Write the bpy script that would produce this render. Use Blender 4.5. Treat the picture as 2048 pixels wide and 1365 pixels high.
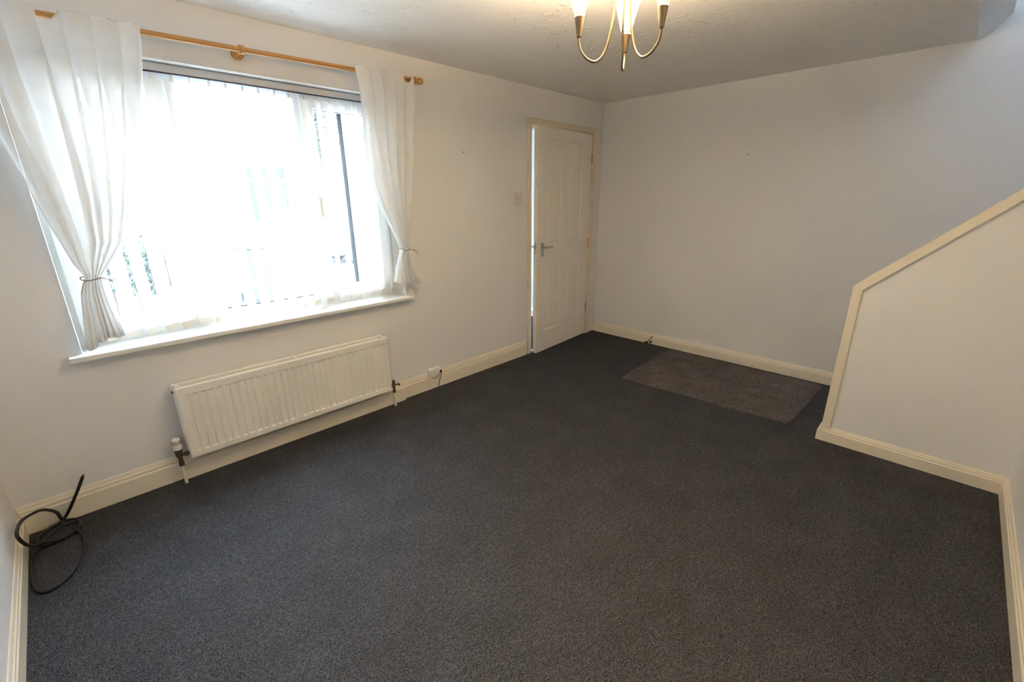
import bpy, bmesh, math, random
from mathutils import Vector, Matrix

# ------------------------------------------------------------------ clear
for o in list(bpy.data.objects):
    bpy.data.objects.remove(o, do_unlink=True)
S = bpy.context.scene
COL = S.collection
PI = math.pi

# ------------------------------------------------------------------ camera
cam_d = bpy.data.cameras.new('camera')
cam = bpy.data.objects.new('camera', cam_d)
COL.objects.link(cam)
yaw, pitch, roll = 0.7794, -0.3140, -0.0083
cy, sy, cp, sp = math.cos(yaw), math.sin(yaw), math.cos(pitch), math.sin(pitch)
fwd = Vector((cy*cp, sy*cp, sp)); rgt = Vector((sy, -cy, 0)); up = rgt.cross(fwd)
r2 = rgt*math.cos(roll) + up*math.sin(roll)
u2 = up*math.cos(roll) - rgt*math.sin(roll)
cam.matrix_world = Matrix(((r2.x, u2.x, -fwd.x, -4.1936), (r2.y, u2.y, -fwd.y, -2.8204),
                           (r2.z, u2.z, -fwd.z, 1.4843), (0, 0, 0, 1)))
cam_d.sensor_fit = 'HORIZONTAL'
cam_d.sensor_width = 36.0
cam_d.lens = 36.0*891.09/2048
cam_d.clip_start = 0.02
cam_d.clip_end = 300
S.camera = cam

# ------------------------------------------------------------------ world / exposure
W = bpy.data.worlds.new('overcast_sky'); S.world = W
W.use_nodes = True
wn = W.node_tree.nodes; wl = W.node_tree.links
bg = wn['Background']
wtc = wn.new('ShaderNodeTexCoord'); wsep = wn.new('ShaderNodeSeparateXYZ')
wl.new(wtc.outputs['Generated'], wsep.inputs[0])
wramp = wn.new('ShaderNodeValToRGB')
wramp.color_ramp.elements[0].position = 0.0; wramp.color_ramp.elements[0].color = (0.32, 0.39, 0.495, 1)
wramp.color_ramp.elements[1].position = 1.0; wramp.color_ramp.elements[1].color = (0.90, 1.085, 1.39, 1)
wl.new(wsep.outputs['Z'], wramp.inputs[0])
wl.new(wramp.outputs[0], bg.inputs['Color'])
bg.inputs['Strength'].default_value = 22.0
S.view_settings.view_transform = 'Standard'
S.view_settings.look = 'None'
S.view_settings.gamma = 1.0
S.view_settings.use_curve_mapping = False
S.view_settings.exposure = 0.5
S.cycles.max_bounces = 14
S.cycles.diffuse_bounces = 8
S.cycles.transmission_bounces = 10
S.cycles.transparent_max_bounces = 24
S.cycles.sample_clamp_indirect = 14.0
S.cycles.caustics_reflective = False
S.cycles.caustics_refractive = False


def portal(name, loc, rot, sx, sy_):
    d = bpy.data.lights.new(name, 'AREA'); d.shape = 'RECTANGLE'; d.size = sx; d.size_y = sy_
    d.cycles.is_portal = True
    o = bpy.data.objects.new(name, d); o.location = loc; o.rotation_euler = rot
    COL.objects.link(o)
    return o


# Cycles sampling portals in the real openings (they add no light of their own)
portal('window_light_portal', (-3.325, 0.30, 1.45), (PI/2, 0, PI), 1.77, 1.31)
portal('front_door_light_portal', (-0.55, 2.06, 1.05), (PI/2, 0, PI), 0.86, 2.0)
portal('landing_light_portal', (-1.05, -4.4, 4.275), (PI/2, 0, -PI/2), 1.0, .85)


# ------------------------------------------------------------------ materials
def srgb(r, g, b):
    f = lambda c: (c/255/12.92) if c/255 <= 0.04045 else ((c/255+0.055)/1.055)**2.4
    return (f(r), f(g), f(b))


def mat(name, col, rough=0.6, metal=0.0, var=0.0, scale=6.0, bump=0.0, bscale=60.0, spec=0.5, bdist=0.002, detail=3.0):
    m = bpy.data.materials.new(name); m.use_nodes = True
    n = m.node_tree.nodes; l = m.node_tree.links
    b = n['Principled BSDF']
    b.inputs['Base Color'].default_value = (*col, 1)
    b.inputs['Roughness'].default_value = rough
    b.inputs['Metallic'].default_value = metal
    b.inputs['Specular IOR Level'].default_value = spec
    tc = n.new('ShaderNodeTexCoord')
    if var > 0:
        t = n.new('ShaderNodeTexNoise'); t.inputs['Scale'].default_value = scale; t.inputs['Detail'].default_value = detail
        l.new(tc.outputs['Object'], t.inputs['Vector'])
        r = n.new('ShaderNodeValToRGB')
        r.color_ramp.elements[0].position = 0.3; r.color_ramp.elements[1].position = 0.7
        r.color_ramp.elements[0].color = (*[c*(1-var) for c in col], 1)
        r.color_ramp.elements[1].color = (*[min(1, c*(1+var)) for c in col], 1)
        l.new(t.outputs['Fac'], r.inputs[0]); l.new(r.outputs[0], b.inputs['Base Color'])
    if bump > 0:
        t2 = n.new('ShaderNodeTexNoise'); t2.inputs['Scale'].default_value = bscale; t2.inputs['Detail'].default_value = 4
        l.new(tc.outputs['Object'], t2.inputs['Vector'])
        bp = n.new('ShaderNodeBump'); bp.inputs['Strength'].default_value = bump; bp.inputs['Distance'].default_value = bdist
        l.new(t2.outputs['Fac'], bp.inputs['Height']); l.new(bp.outputs['Normal'], b.inputs['Normal'])
    return m


WALLC = (0.78, 0.778, 0.770)
m_wall = mat('wall_paint', WALLC, 0.75, var=0.015, scale=2.0, bump=0.12, bscale=45, spec=0.3)
m_gloss = mat('cream_gloss_paint', (0.80, 0.735, 0.60), 0.35, var=0.02, scale=5, bump=0.05, bscale=30)
m_frame = mat('tan_gloss_paint', (0.70, 0.61, 0.46), 0.35, var=0.03, scale=5)
m_door = mat('white_door_paint', (0.82, 0.78, 0.70), 0.35, var=0.015, scale=4, bump=0.05, bscale=90)
m_sill = mat('white_sill_paint', (0.86, 0.85, 0.80), 0.3, var=0.02, scale=5)
m_rad = mat('radiator_enamel', (0.86, 0.84, 0.77), 0.35, var=0.02, scale=4)
m_upvc = mat('white_upvc', (0.88, 0.89, 0.90), 0.25, var=0.01, scale=3)
m_rubber = mat('black_rubber', (0.02, 0.02, 0.022), 0.6, var=0.1, scale=30)
m_black = mat('black_cable_sheath', (0.008, 0.008, 0.009), 0.65, var=0.2, scale=40)
m_brass = mat('antique_brass', (0.27, 0.195, 0.13), 0.33, metal=1.0, var=0.12, scale=20)
m_chrome = mat('brushed_steel', (0.55, 0.54, 0.52), 0.3, metal=1.0, var=0.06, scale=30)
m_valve = mat('tarnished_brass', (0.13, 0.10, 0.065), 0.5, metal=0.7, var=0.3, scale=60)
m_hinge = mat('dull_brass_hinge', (0.35, 0.25, 0.12), 0.4, metal=0.9, var=0.2, scale=40)
m_plastic = mat('white_plastic', (0.80, 0.78, 0.74), 0.3, var=0.02, scale=20)
m_switch = mat('aged_ivory_plastic', (0.72, 0.655, 0.58), 0.35, var=0.04, scale=20)
m_dark = mat('dark_gap', (0.02, 0.018, 0.015), 0.9, var=0.1)
m_grey = mat('grey_headrail', (0.52, 0.52, 0.53), 0.4, var=0.02, scale=4)
m_string = mat('brown_twine', (0.22, 0.13, 0.05), 0.8, var=0.3, scale=120)
m_tread = mat('stair_carpet', (0.05, 0.045, 0.045), 0.95, var=0.3, scale=90)

# ceiling: white artex with stippled swirl relief
m_ceil = mat('artex_ceiling', (0.87, 0.86, 0.83), 0.8, var=0.02, scale=3, spec=0.2)
n = m_ceil.node_tree.nodes; l = m_ceil.node_tree.links
tc = n.new('ShaderNodeTexCoord')
w1 = n.new('ShaderNodeTexNoise'); w1.inputs['Scale'].default_value = 9; w1.inputs['Detail'].default_value = 5; w1.inputs['Distortion'].default_value = 2.2
rp = n.new('ShaderNodeValToRGB'); rp.color_ramp.elements[0].position = 0.60; rp.color_ramp.elements[1].position = 0.72
w2 = n.new('ShaderNodeTexNoise'); w2.inputs['Scale'].default_value = 70; w2.inputs['Detail'].default_value = 4
mx = n.new('ShaderNodeMath'); mx.operation = 'MULTIPLY_ADD'; mx.inputs[1].default_value = 0.25
bmpn = n.new('ShaderNodeBump'); bmpn.inputs['Strength'].default_value = 0.55; bmpn.inputs['Distance'].default_value = 0.008
l.new(tc.outputs['Object'], w1.inputs['Vector']); l.new(tc.outputs['Object'], w2.inputs['Vector'])
l.new(w1.outputs['Fac'], rp.inputs[0]); l.new(w2.outputs['Fac'], mx.inputs[0]); l.new(rp.outputs[0], mx.inputs[2])
l.new(mx.outputs[0], bmpn.inputs['Height']); l.new(bmpn.outputs['Normal'], n['Principled BSDF'].inputs['Normal'])


def carpet(name, base, light, dark, warm=(1, 1, 1)):
    m = bpy.data.materials.new(name); m.use_nodes = True
    n = m.node_tree.nodes; l = m.node_tree.links
    b = n['Principled BSDF']; b.inputs['Roughness'].default_value = 0.9; b.inputs['Specular IOR Level'].default_value = 0.0
    b.inputs['Sheen Weight'].default_value = 0.0; b.inputs['Sheen Roughness'].default_value = 0.6
    tc = n.new('ShaderNodeTexCoord')

    def noise(scale, detail, p0, p1, c0, c1):
        t = n.new('ShaderNodeTexNoise'); t.inputs['Scale'].default_value = scale; t.inputs['Detail'].default_value = detail
        t.inputs['Roughness'].default_value = 0.65
        l.new(tc.outputs['Object'], t.inputs['Vector'])
        r = n.new('ShaderNodeValToRGB'); r.color_ramp.elements[0].position = p0; r.color_ramp.elements[1].position = p1
        r.color_ramp.elements[0].color = (*c0, 1); r.color_ramp.elements[1].color = (*c1, 1)
        l.new(t.outputs['Fac'], r.inputs[0])
        return t, r
    t1, r1 = noise(5.0, 6, 0.36, 0.66, (0.72,)*3, (1.32,)*3)          # trodden patches
    t2, r2 = noise(55.0, 5, 0.33, 0.70, dark, light)                    # mottled yarn
    t3, r3 = noise(170.0, 3, 0.32, 0.72, (0.52,)*3, (1.58,)*3)          # single tufts
    a = n.new('ShaderNodeMix'); a.data_type = 'RGBA'; a.blend_type = 'MULTIPLY'; a.inputs['Factor'].default_value = 1
    c = n.new('ShaderNodeMix'); c.data_type = 'RGBA'; c.blend_type = 'MULTIPLY'; c.inputs['Factor'].default_value = 1
    l.new(r1.outputs[0], a.inputs[6]); l.new(r2.outputs[0], a.inputs[7])
    l.new(a.outputs[2], c.inputs[6]); l.new(r3.outputs[0], c.inputs[7])
    l.new(c.outputs[2], b.inputs['Base Color'])
    bp = n.new('ShaderNodeBump'); bp.inputs['Strength'].default_value = 0.6; bp.inputs['Distance'].default_value = 0.005
    ad = n.new('ShaderNodeMath'); ad.operation = 'ADD'
    l.new(t2.outputs['Fac'], ad.inputs[0]); l.new(t3.outputs['Fac'], ad.inputs[1])
    l.new(ad.outputs[0], bp.inputs['Height']); l.new(bp.outputs['Normal'], b.inputs['Normal'])
    # smooth synthetic fibres give a weak broad gloss
    g = n.new('ShaderNodeBsdfGlossy'); g.inputs['Roughness'].default_value = 0.58; l.new(bp.outputs['Normal'], g.inputs['Normal'])
    ms = n.new('ShaderNodeMixShader')
    rg = n.new('ShaderNodeMapRange'); rg.inputs['From Min'].default_value = 0.38; rg.inputs['From Max'].default_value = 0.72
    rg.inputs['To Min'].default_value = 0.020; rg.inputs['To Max'].default_value = 0.108
    l.new(t3.outputs['Fac'], rg.inputs['Value']); l.new(rg.outputs[0], ms.inputs[0])
    l.new(b.outputs[0], ms.inputs[1]); l.new(g.outputs[0], ms.inputs[2])
    l.new(ms.outputs[0], n['Material Output'].inputs['Surface'])
    return m


m_carpet = carpet('charcoal_carpet', None, (0.040, 0.0405, 0.0465), (0.0070, 0.0074, 0.0092))
m_rug = carpet('brown_grey_carpet', None, (0.098, 0.086, 0.080), (0.042, 0.037, 0.035))


def mat_mix(name, build):
    m = bpy.data.materials.new(name); m.use_nodes = True
    n = m.node_tree.nodes; l = m.node_tree.links
    n.remove(n['Principled BSDF'])
    l.new(build(n, l), n['Material Output'].inputs['Surface'])
    return m


def shader(n, t, **kw):
    s = n.new('ShaderNodeBsdf' + t)
    for k, v in kw.items():
        s.inputs[k].default_value = v
    return s


def mix(n, l, f, a, b):
    x = n.new('ShaderNodeMixShader'); x.inputs[0].default_value = f
    l.new(a, x.inputs[1]); l.new(b, x.inputs[2]); return x.outputs[0]


def b_glass(n, l):
    t = shader(n, 'Transparent', Color=(0.93, 0.95, 0.95, 1)); g = shader(n, 'Glossy', Roughness=0.02)
    return mix(n, l, 0.05, t.outputs[0], g.outputs[0])


def b_sheer(n, l):
    tc = n.new('ShaderNodeTexCoord'); t = n.new('ShaderNodeTexNoise'); t.inputs['Scale'].default_value = 14; t.inputs['Detail'].default_value = 3
    l.new(tc.outputs['Object'], t.inputs['Vector'])
    r = n.new('ShaderNodeValToRGB'); r.color_ramp.elements[0].color = (0.80, 0.79, 0.76, 1); r.color_ramp.elements[1].color = (0.90, 0.89, 0.87, 1)
    l.new(t.outputs['Fac'], r.inputs[0])
    d = shader(n, 'Diffuse'); tr = shader(n, 'Translucent'); tp = shader(n, 'Transparent')
    l.new(r.outputs[0], d.inputs['Color']); l.new(r.outputs[0], tr.inputs['Color'])
    return mix(n, l, 0.16, mix(n, l, 0.24, d.outputs[0], tr.outputs[0]), tp.outputs[0])


def b_slat(n, l):
    tc = n.new('ShaderNodeTexCoord'); t = n.new('ShaderNodeTexNoise'); t.inputs['Scale'].default_value = 60
    l.new(tc.outputs['Object'], t.inputs['Vector'])
    r = n.new('ShaderNodeValToRGB'); r.color_ramp.elements[0].color = (0.82, 0.80, 0.74, 1); r.color_ramp.elements[1].color = (0.88, 0.86, 0.80, 1)
    l.new(t.outputs['Fac'], r.inputs[0])
    d = shader(n, 'Diffuse'); tr = shader(n, 'Translucent')
    l.new(r.outputs[0], d.inputs['Color']); l.new(r.outputs[0], tr.inputs['Color'])
    return mix(n, l, 0.35, d.outputs[0], tr.outputs[0])


def b_shade(n, l):
    d = shader(n, 'Translucent', Color=(0.95, 0.88, 0.76, 1))
    g = shader(n, 'Glossy', Roughness=0.25)
    e = n.new('ShaderNodeEmission'); e.inputs['Color'].default_value = (1.0, 0.76, 0.42, 1); e.inputs['Strength'].default_value = 4.0
    a = n.new('ShaderNodeAddShader')
    l.new(mix(n, l, 0.06, d.outputs[0], g.outputs[0]), a.inputs[0]); l.new(e.outputs[0], a.inputs[1])
    return a.outputs[0]


def b_bulb(n, l):
    e = n.new('ShaderNodeEmission'); e.inputs['Color'].default_value = (1.0, 0.72, 0.36, 1); e.inputs['Strength'].default_value = 30.0
    return e.outputs[0]


m_glass = mat_mix('window_glass', b_glass)
m_sheer = mat_mix('sheer_white_voile', b_sheer)
m_slat = mat_mix('cream_blind_fabric', b_slat)
m_shade = mat_mix('frosted_lit_glass', b_shade)
m_bulb = mat_mix('warm_bulb', b_bulb)


def wood(name, c0, c1):
    m = mat(name, c0, 0.35)
    n = m.node_tree.nodes; l = m.node_tree.links
    tc = n.new('ShaderNodeTexCoord'); mp = n.new('ShaderNodeMapping'); mp.inputs['Scale'].default_value = (3, 60, 60)
    t = n.new('ShaderNodeTexNoise'); t.inputs['Scale'].default_value = 1.5; t.inputs['Detail'].default_value = 5
    r = n.new('ShaderNodeValToRGB'); r.color_ramp.elements[0].color = (*c0, 1); r.color_ramp.elements[1].color = (*c1, 1)
    l.new(tc.outputs['Object'], mp.inputs[0]); l.new(mp.outputs[0], t.inputs['Vector']); l.new(t.outputs['Fac'], r.inputs[0])
    l.new(r.outputs[0], n['Principled BSDF'].inputs['Base Color'])
    return m


m_wood = wood('honey_pine', (0.42, 0.19, 0.045), (0.58, 0.30, 0.085))


# ------------------------------------------------------------------ mesh helpers
def link(name, bm, m, parent=None, smooth=False, recalc=True):
    if recalc:
        bmesh.ops.recalc_face_normals(bm, faces=bm.faces[:])
    me = bpy.data.meshes.new(name)
    bm.to_mesh(me); bm.free()
    if smooth:
        for p in me.polygons:
            p.use_smooth = True
    o = bpy.data.objects.new(name, me)
    if m is not None:
        me.materials.append(m)
    COL.objects.link(o)
    if parent is not None:
        o.parent = parent
    return o


def tag(o, label=None, cat=None, group=None, kind=None):
    if label: o['label'] = label
    if cat: o['category'] = cat
    if group: o['group'] = group
    if kind: o['kind'] = kind
    return o


def empty(name, loc=(0, 0, 0), rz=0.0):
    o = bpy.data.objects.new(name, None); o.empty_display_size = 0.05
    o.location = loc; o.rotation_euler = (0, 0, rz)
    COL.objects.link(o)
    return o


def box(bm, x0, y0, z0, x1, y1, z1, bev=0.0, M=None):
    vs = [bm.verts.new(c) for c in ((x0, y0, z0), (x1, y0, z0), (x1, y1, z0), (x0, y1, z0),
                                    (x0, y0, z1), (x1, y0, z1), (x1, y1, z1), (x0, y1, z1))]
    fs = [bm.faces.new([vs[i] for i in f]) for f in ((0, 3, 2, 1), (4, 5, 6, 7), (0, 1, 5, 4), (1, 2, 6, 5), (2, 3, 7, 6), (3, 0, 4, 7))]
    if M is not None:
        for v in vs: v.co = M @ v.co
    if bev > 0:
        es = list({e for f in fs for e in f.edges})
        bmesh.ops.bevel(bm, geom=es, offset=bev, segments=2, profile=0.7, affect='EDGES')
    return vs


def bx(x0, y0, z0, x1, y1, z1, bev=0.0, M=None):
    bm = bmesh.new(); box(bm, x0, y0, z0, x1, y1, z1, bev, M); return bm


def lathe(prof, seg=24, M=None, bm=None, cap=True):
    bm = bm or bmesh.new(); rings = []
    for r, z in prof:
        if r < 1e-6:
            rings.append([bm.verts.new((0, 0, z))])
        else:
            rings.append([bm.verts.new((r*math.cos(2*PI*k/seg), r*math.sin(2*PI*k/seg), z)) for k in range(seg)])
    for a, b in zip(rings, rings[1:]):
        for k in range(seg):
            k2 = (k+1) % seg
            if len(a) == 1 and len(b) == 1: continue
            if len(a) == 1: bm.faces.new((a[0], b[k], b[k2]))
            elif len(b) == 1: bm.faces.new((a[k], b[0], a[k2]))
            else: bm.faces.new((a[k], b[k], b[k2], a[k2]))
    if cap:
        if len(rings[0]) > 1: bm.faces.new(rings[0])
        if len(rings[-1]) > 1: bm.faces.new(rings[-1])
    if M is not None:
        for r in rings:
            for v in r: v.co = M @ v.co
    return bm


def catmull(pts, sub=8):
    P = [Vector(p) for p in pts]; out = []
    Q = [P[0]*2-P[1]] + P + [P[-1]*2-P[-2]]
    for i in range(1, len(Q)-2):
        a, b, c, d = Q[i-1], Q[i], Q[i+1], Q[i+2]
        for s in range(sub):
            t = s/sub
            out.append(0.5*((2*b)+(c-a)*t+(2*a-5*b+4*c-d)*t*t+(3*b-a-3*c+d)*t**3))
    out.append(P[-1])
    return out


def tube(pts, r, seg=10, bm=None, radii=None):
    bm = bm or bmesh.new(); P = [Vector(p) for p in pts]; rings = []
    t0 = (P[1]-P[0]).normalized()
    nrm = t0.orthogonal().normalized()
    for i, p in enumerate(P):
        t = (P[min(i+1, len(P)-1)]-P[max(i-1, 0)]).normalized()
        nrm = (nrm - t*nrm.dot(t)).normalized(); b = t.cross(nrm)
        rr = radii[i] if radii else r
        rings.append([bm.verts.new(p+(nrm*math.cos(2*PI*k/seg)+b*math.sin(2*PI*k/seg))*rr) for k in range(seg)])
    for a, b in zip(rings, rings[1:]):
        for k in range(seg):
            bm.faces.new((a[k], b[k], b[(k+1) % seg], a[(k+1) % seg]))
    bm.faces.new(rings[0]); bm.faces.new(rings[-1])
    return bm


def sweep(path, prof, closed_prof=True):
    """profile (a,b) swept along path frames [(origin, A, B)]"""
    bm = bmesh.new(); rings = []
    for o, A, B in path:
        o = Vector(o); A = Vector(A); B = Vector(B)
        rings.append([bm.verts.new(o+A*a+B*b) for a, b in prof])
    k = len(prof)
    for r, s in zip(rings, rings[1:]):
        for i in range(k):
            bm.faces.new((r[i], s[i], s[(i+1) % k], r[(i+1) % k]))
    bm.faces.new(rings[0]); bm.faces.new(rings[-1])
    return bm


def wall_slab(axis, c0, c1, us, zs, solid):
    """slab between c0 and c1 on axis ('x' or 'y'); grid us x zs; solid(i,j) tells filled cells. One connected mesh."""
    bm = bmesh.new(); V = {}

    def v(i, j, s):
        if (i, j, s) not in V:
            c = c1 if s else c0
            V[(i, j, s)] = bm.verts.new((us[i], c, zs[j]) if axis == 'y' else (c, us[i], zs[j]))
        return V[(i, j, s)]
    nu, nz = len(us)-1, len(zs)-1
    ok = lambda i, j: 0 <= i < nu and 0 <= j < nz and solid(i, j)
    for i in range(nu):
        for j in range(nz):
            if not ok(i, j): continue
            for s in (0, 1):
                bm.faces.new((v(i, j, s), v(i+1, j, s), v(i+1, j+1, s), v(i, j+1, s)))
            for (di, dj, a, b) in ((-1, 0, (0, 0), (0, 1)), (1, 0, (1, 0), (1, 1)), (0, -1, (0, 0), (1, 0)), (0, 1, (0, 1), (1, 1))):
                if not ok(i+di, j+dj):
                    bm.faces.new((v(i+a[0], j+a[1], 0), v(i+b[0], j+b[1], 0), v(i+b[0], j+b[1], 1), v(i+a[0], j+a[1], 1)))
    return bm


def prism(pts2, lo, hi, axis):
    bm = bmesh.new()
    f = {'x': lambda p, c: (c, p[0], p[1]), 'y': lambda p, c: (p[0], c, p[1]), 'z': lambda p, c: (p[0], p[1], c)}[axis]
    a = [bm.verts.new(f(p, lo)) for p in pts2]; b = [bm.verts.new(f(p, hi)) for p in pts2]
    bm.faces.new(a); bm.faces.new(b[::-1]); k = len(pts2)
    for i in range(k):
        bm.faces.new((a[i], b[i], b[(i+1) % k], a[(i+1) % k]))
    return bm


def struct(name, bm, m, parent=None):
    o = link(name, bm, m, parent)
    if parent is None: o['kind'] = 'structure'
    return o


# ------------------------------------------------------------------ room shell
H = 2.36
XL, XS, YR = -4.586, -1.038, -3.256     # near wall, stair partition face, right wall
XW0, XW1, ZW0, ZW1 = -4.21, -2.44, 0.79, 2.105   # window opening
XD0, XD1, ZD = -1.095, -0.165, 2.075            # door opening
SY, S0 = -2.645, -2.767                         # stairwell edge

struct('floor', prism([(XL-.1, YR-.1), (0.1, YR-.1), (0.1, 2.15), (-1.75, 2.15), (-1.75, 0.28), (XL-.1, 0.28)], -0.12, 0.0, 'z'), m_carpet)
us = [XL-.1, XW0, XW1, XD0, XD1, 0.0]; zs = [0.0, ZW0, ZD, ZW1, H+.25]
struct('wall_left', wall_slab('y', 0.0, 0.28, us, zs, lambda i, j: not ((i == 1 and j in (1, 2)) or (i == 3 and j in (0, 1)))), m_wall)
struct('wall_back', wall_slab('x', 0.0, 0.12, [-5.7, 0.28, 2.2], [-0.1, 2.6, 5.0], lambda i, j: not (i == 1 and j == 1)), m_wall)
struct('wall_near', wall_slab('x', XL-.12, XL, [-5.5, 0.0], [-0.1, H+.25], lambda i, j: True), m_wall)
struct('wall_right', wall_slab('y', YR-.10, YR, [XL, XS+.1], [0.0, H+.25], lambda i, j: True), m_wall)
# ceiling with the stairwell opening (splayed edge following the stair pitch)
cb = bmesh.new()
for vs in (((XL-.1, .1, H), (0.05, .1, H), (0.05, SY, H), (XS, SY, H), (XS, YR-.1, H), (XL-.1, YR-.1, H)),):
    lo = [cb.verts.new(p) for p in vs]
    hi = [cb.verts.new((p[0], S0 if abs(p[1]-SY) < 1e-6 else p[1], 2.62)) for p in vs]
    mid = [cb.verts.new((p[0], S0, 2.47)) if abs(p[1]-SY) < 1e-6 else None for p in vs]
    cb.faces.new(lo); cb.faces.new(hi[::-1])
    cb.faces.new((lo[0], lo[1], hi[1], hi[0])); cb.faces.new((lo[1], lo[2], mid[2], hi[2], hi[1]))
    cb.faces.new((lo[2], lo[3], mid[3], mid[2])); cb.faces.new((mid[2], mid[3], hi[3], hi[2]))
    cb.faces.new((lo[3], lo[4], hi[4], hi[3], mid[3])); cb.faces.new((lo[4], lo[5], hi[5], hi[4])); cb.faces.new((lo[5], lo[0], hi[0], hi[5]))
struct('ceiling', cb, m_ceil)

# stair shaft beyond the opening: side wall with unseen window hole placed for its light, end wall, top
struct('wall_stairwell', wall_slab('x', XS, XS+.1, [-5.7, -4.9, -3.9, YR-.05], [0.0, 3.85, 4.7, 5.0], lambda i, j: not (i == 1 and j == 1)), m_wall)
struct('wall_landing_side', wall_slab('x', XS-.1, XS, [YR-.05, S0+.6], [2.62, 5.0], lambda i, j: True), m_wall)
struct('wall_landing_front', wall_slab('y', S0+.6, S0+.7, [XS-.1, 0.0], [2.62, 5.0], lambda i, j: True), m_wall)
struct('wall_landing_end', wall_slab('y', -5.7, -5.6, [XS, 0.0], [0.0, 5.0], lambda i, j: True), m_wall)
struct('ceiling_landing', bx(XS-.1, -5.7, 4.85, 0.0, S0+.7, 4.95), m_ceil)
# hall beyond the door, with a glazed front door
struct('wall_hall_side', wall_slab('x', -1.75, -1.65, [0.28, 2.2], [0.0, 2.5], lambda i, j: True), m_wall)
struct('wall_hall_front', wall_slab('y', 2.1, 2.2, [-1.75, -0.98, -0.12, 0.0], [0.0, 0.08, 2.08, 2.5], lambda i, j: not (i == 1 and j == 1)), m_wall)
struct('ceiling_hall', bx(-1.75, 0.28, H, 0.1, 2.2, H+.1), m_ceil)

# stairs behind the partition
stp = [(-2.60, 0.0)]
for k in range(13):
    stp += [(-2.60-.222*k, .2*(k+1)), (-2.60-.222*(k+1), .2*(k+1))]
stp += [(-5.6, 2.6), (-5.6, 0.0)]
struct('stairs', prism(stp, XS+.105, -0.005, 'x'), m_tread)

# partition beside the stairs, with raking top
sl = 0.968
YE = -2.447
PW = [(YE-.02, 0.0), (YE-.02, 0.975), (YR, 0.975+sl*(-YR+YE-.02)), (YR, 0.0)]
struct('wall_stairs', prism(PW, XS, XS+.1, 'x'), m_wall)
# casing board that caps the partition's front and raking edges
ct = [(-0.016, 0.0), (-0.016, 0.043), (-0.004, 0.048), (0.0, 0.048), (0.0, 0.02), (0.1, 0.02), (0.1, 0.048), (0.116, 0.043), (0.116, 0.0)]
an = math.atan(sl)
d2 = Vector((0, -math.sin(an), -math.cos(an)))          # inward normal of raking edge  (toward -y,-z)
d1 = Vector((0, -1, 0))
Pk = Vector((XS, YE, 0.985))
dm = (d1+d2); dm = dm/ (dm.dot(d1))
end = Pk+Vector((0, -math.cos(an), math.sin(an)))*((-YR+YE)/math.cos(an))
struct('trim_1', sweep([((XS, YE, 0.088), (1, 0, 0), d1), (Pk, (1, 0, 0), dm), (end, (1, 0, 0), d2/(-d2.y)*1.0 if False else d2)], ct), m_gloss)


# skirting boards
def skirt_prof(h, t=0.016):
    return [(0, 0), (t, 0), (t, h*.68), (t-.002, h*.71), (t-.004, h*.73), (t-.004, h*.83), (t-.008, h*.87), (t-.009, h*.93), (t-.012, h), (0, h)]


def skirt(name, pts, normals, h, t=0.016):
    """pts along the wall foot; normals = mitred inward direction at each"""
    path = [((x, y, 0), (nx, ny, 0), (0, 0, 1)) for (x, y), (nx, ny) in zip(pts, normals)]
    return struct(name, sweep(path, skirt_prof(h, t)), m_gloss)


skirt('baseboard_left', [(XL, 0), (-1.152, 0)], [(1, -1), (0, -1)], 0.142)
skirt('baseboard_back', [(0, -0.012), (0, -2.598)], [(-1, 0), (-1, 0)], 0.108)
skirt('baseboard_stairs', [(XS+.1, YE+.002), (XS, YE+.002), (XS, YR)], [(0, 1), (-1, 1), (-1, 1)], 0.095)
skirt('baseboard_right', [(XS, YR), (-2.66, YR)], [(-1, 1), (0, 1)], 0.10)
skirt('baseboard_near', [(XL, 0), (XL, YR)], [(1, -1), (1, 0)], 0.10)
skirt('baseboard_hall', [(0, 0.29), (0, 2.09)], [(-1, 0), (-1, 0)], 0.11)

# boxed-in pipe run under the radiator
bm = bmesh.new(); box(bm, -3.958, -0.040, 0.0, -2.545, -0.001, 0.100, 0.004)
struct('trim_2', bm, m_gloss)

# white lining added so the reveal soffit reads as lit by the window
struct('trim_4', wall_slab('y', 0.0, 0.134, [XW0-.001, XW0+.004, XW1-.004, XW1+.001], [0.797, ZW1-.004, ZW1+.001], lambda i, j: not (i == 1 and j == 0)), m_sill)

# window sill board
bm = bmesh.new(); box(bm, -4.255, -0.058, 0.772, -2.415, 0.16, 0.797, 0.008)
struct('trim_3', bm, m_sill)

# ------------------------------------------------------------------ window_1
win = empty('window_1', (0, 0, 0)); win['kind'] = 'structure'
YF0, YF1 = 0.135, 0.205
x0, x1, z0, z1 = XW0+.005, XW1-.005, 0.797, ZW1-.003


def frame_rect(x0, x1, z0, z1, w, y0, y1, wt=None):
    wt = wt or w
    return wall_slab('y', y0, y1, [x0, x0+w, x1-w, x1], [z0, z0+w, z1-wt, z1], lambda i, j: not (i == 1 and j == 1))


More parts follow.
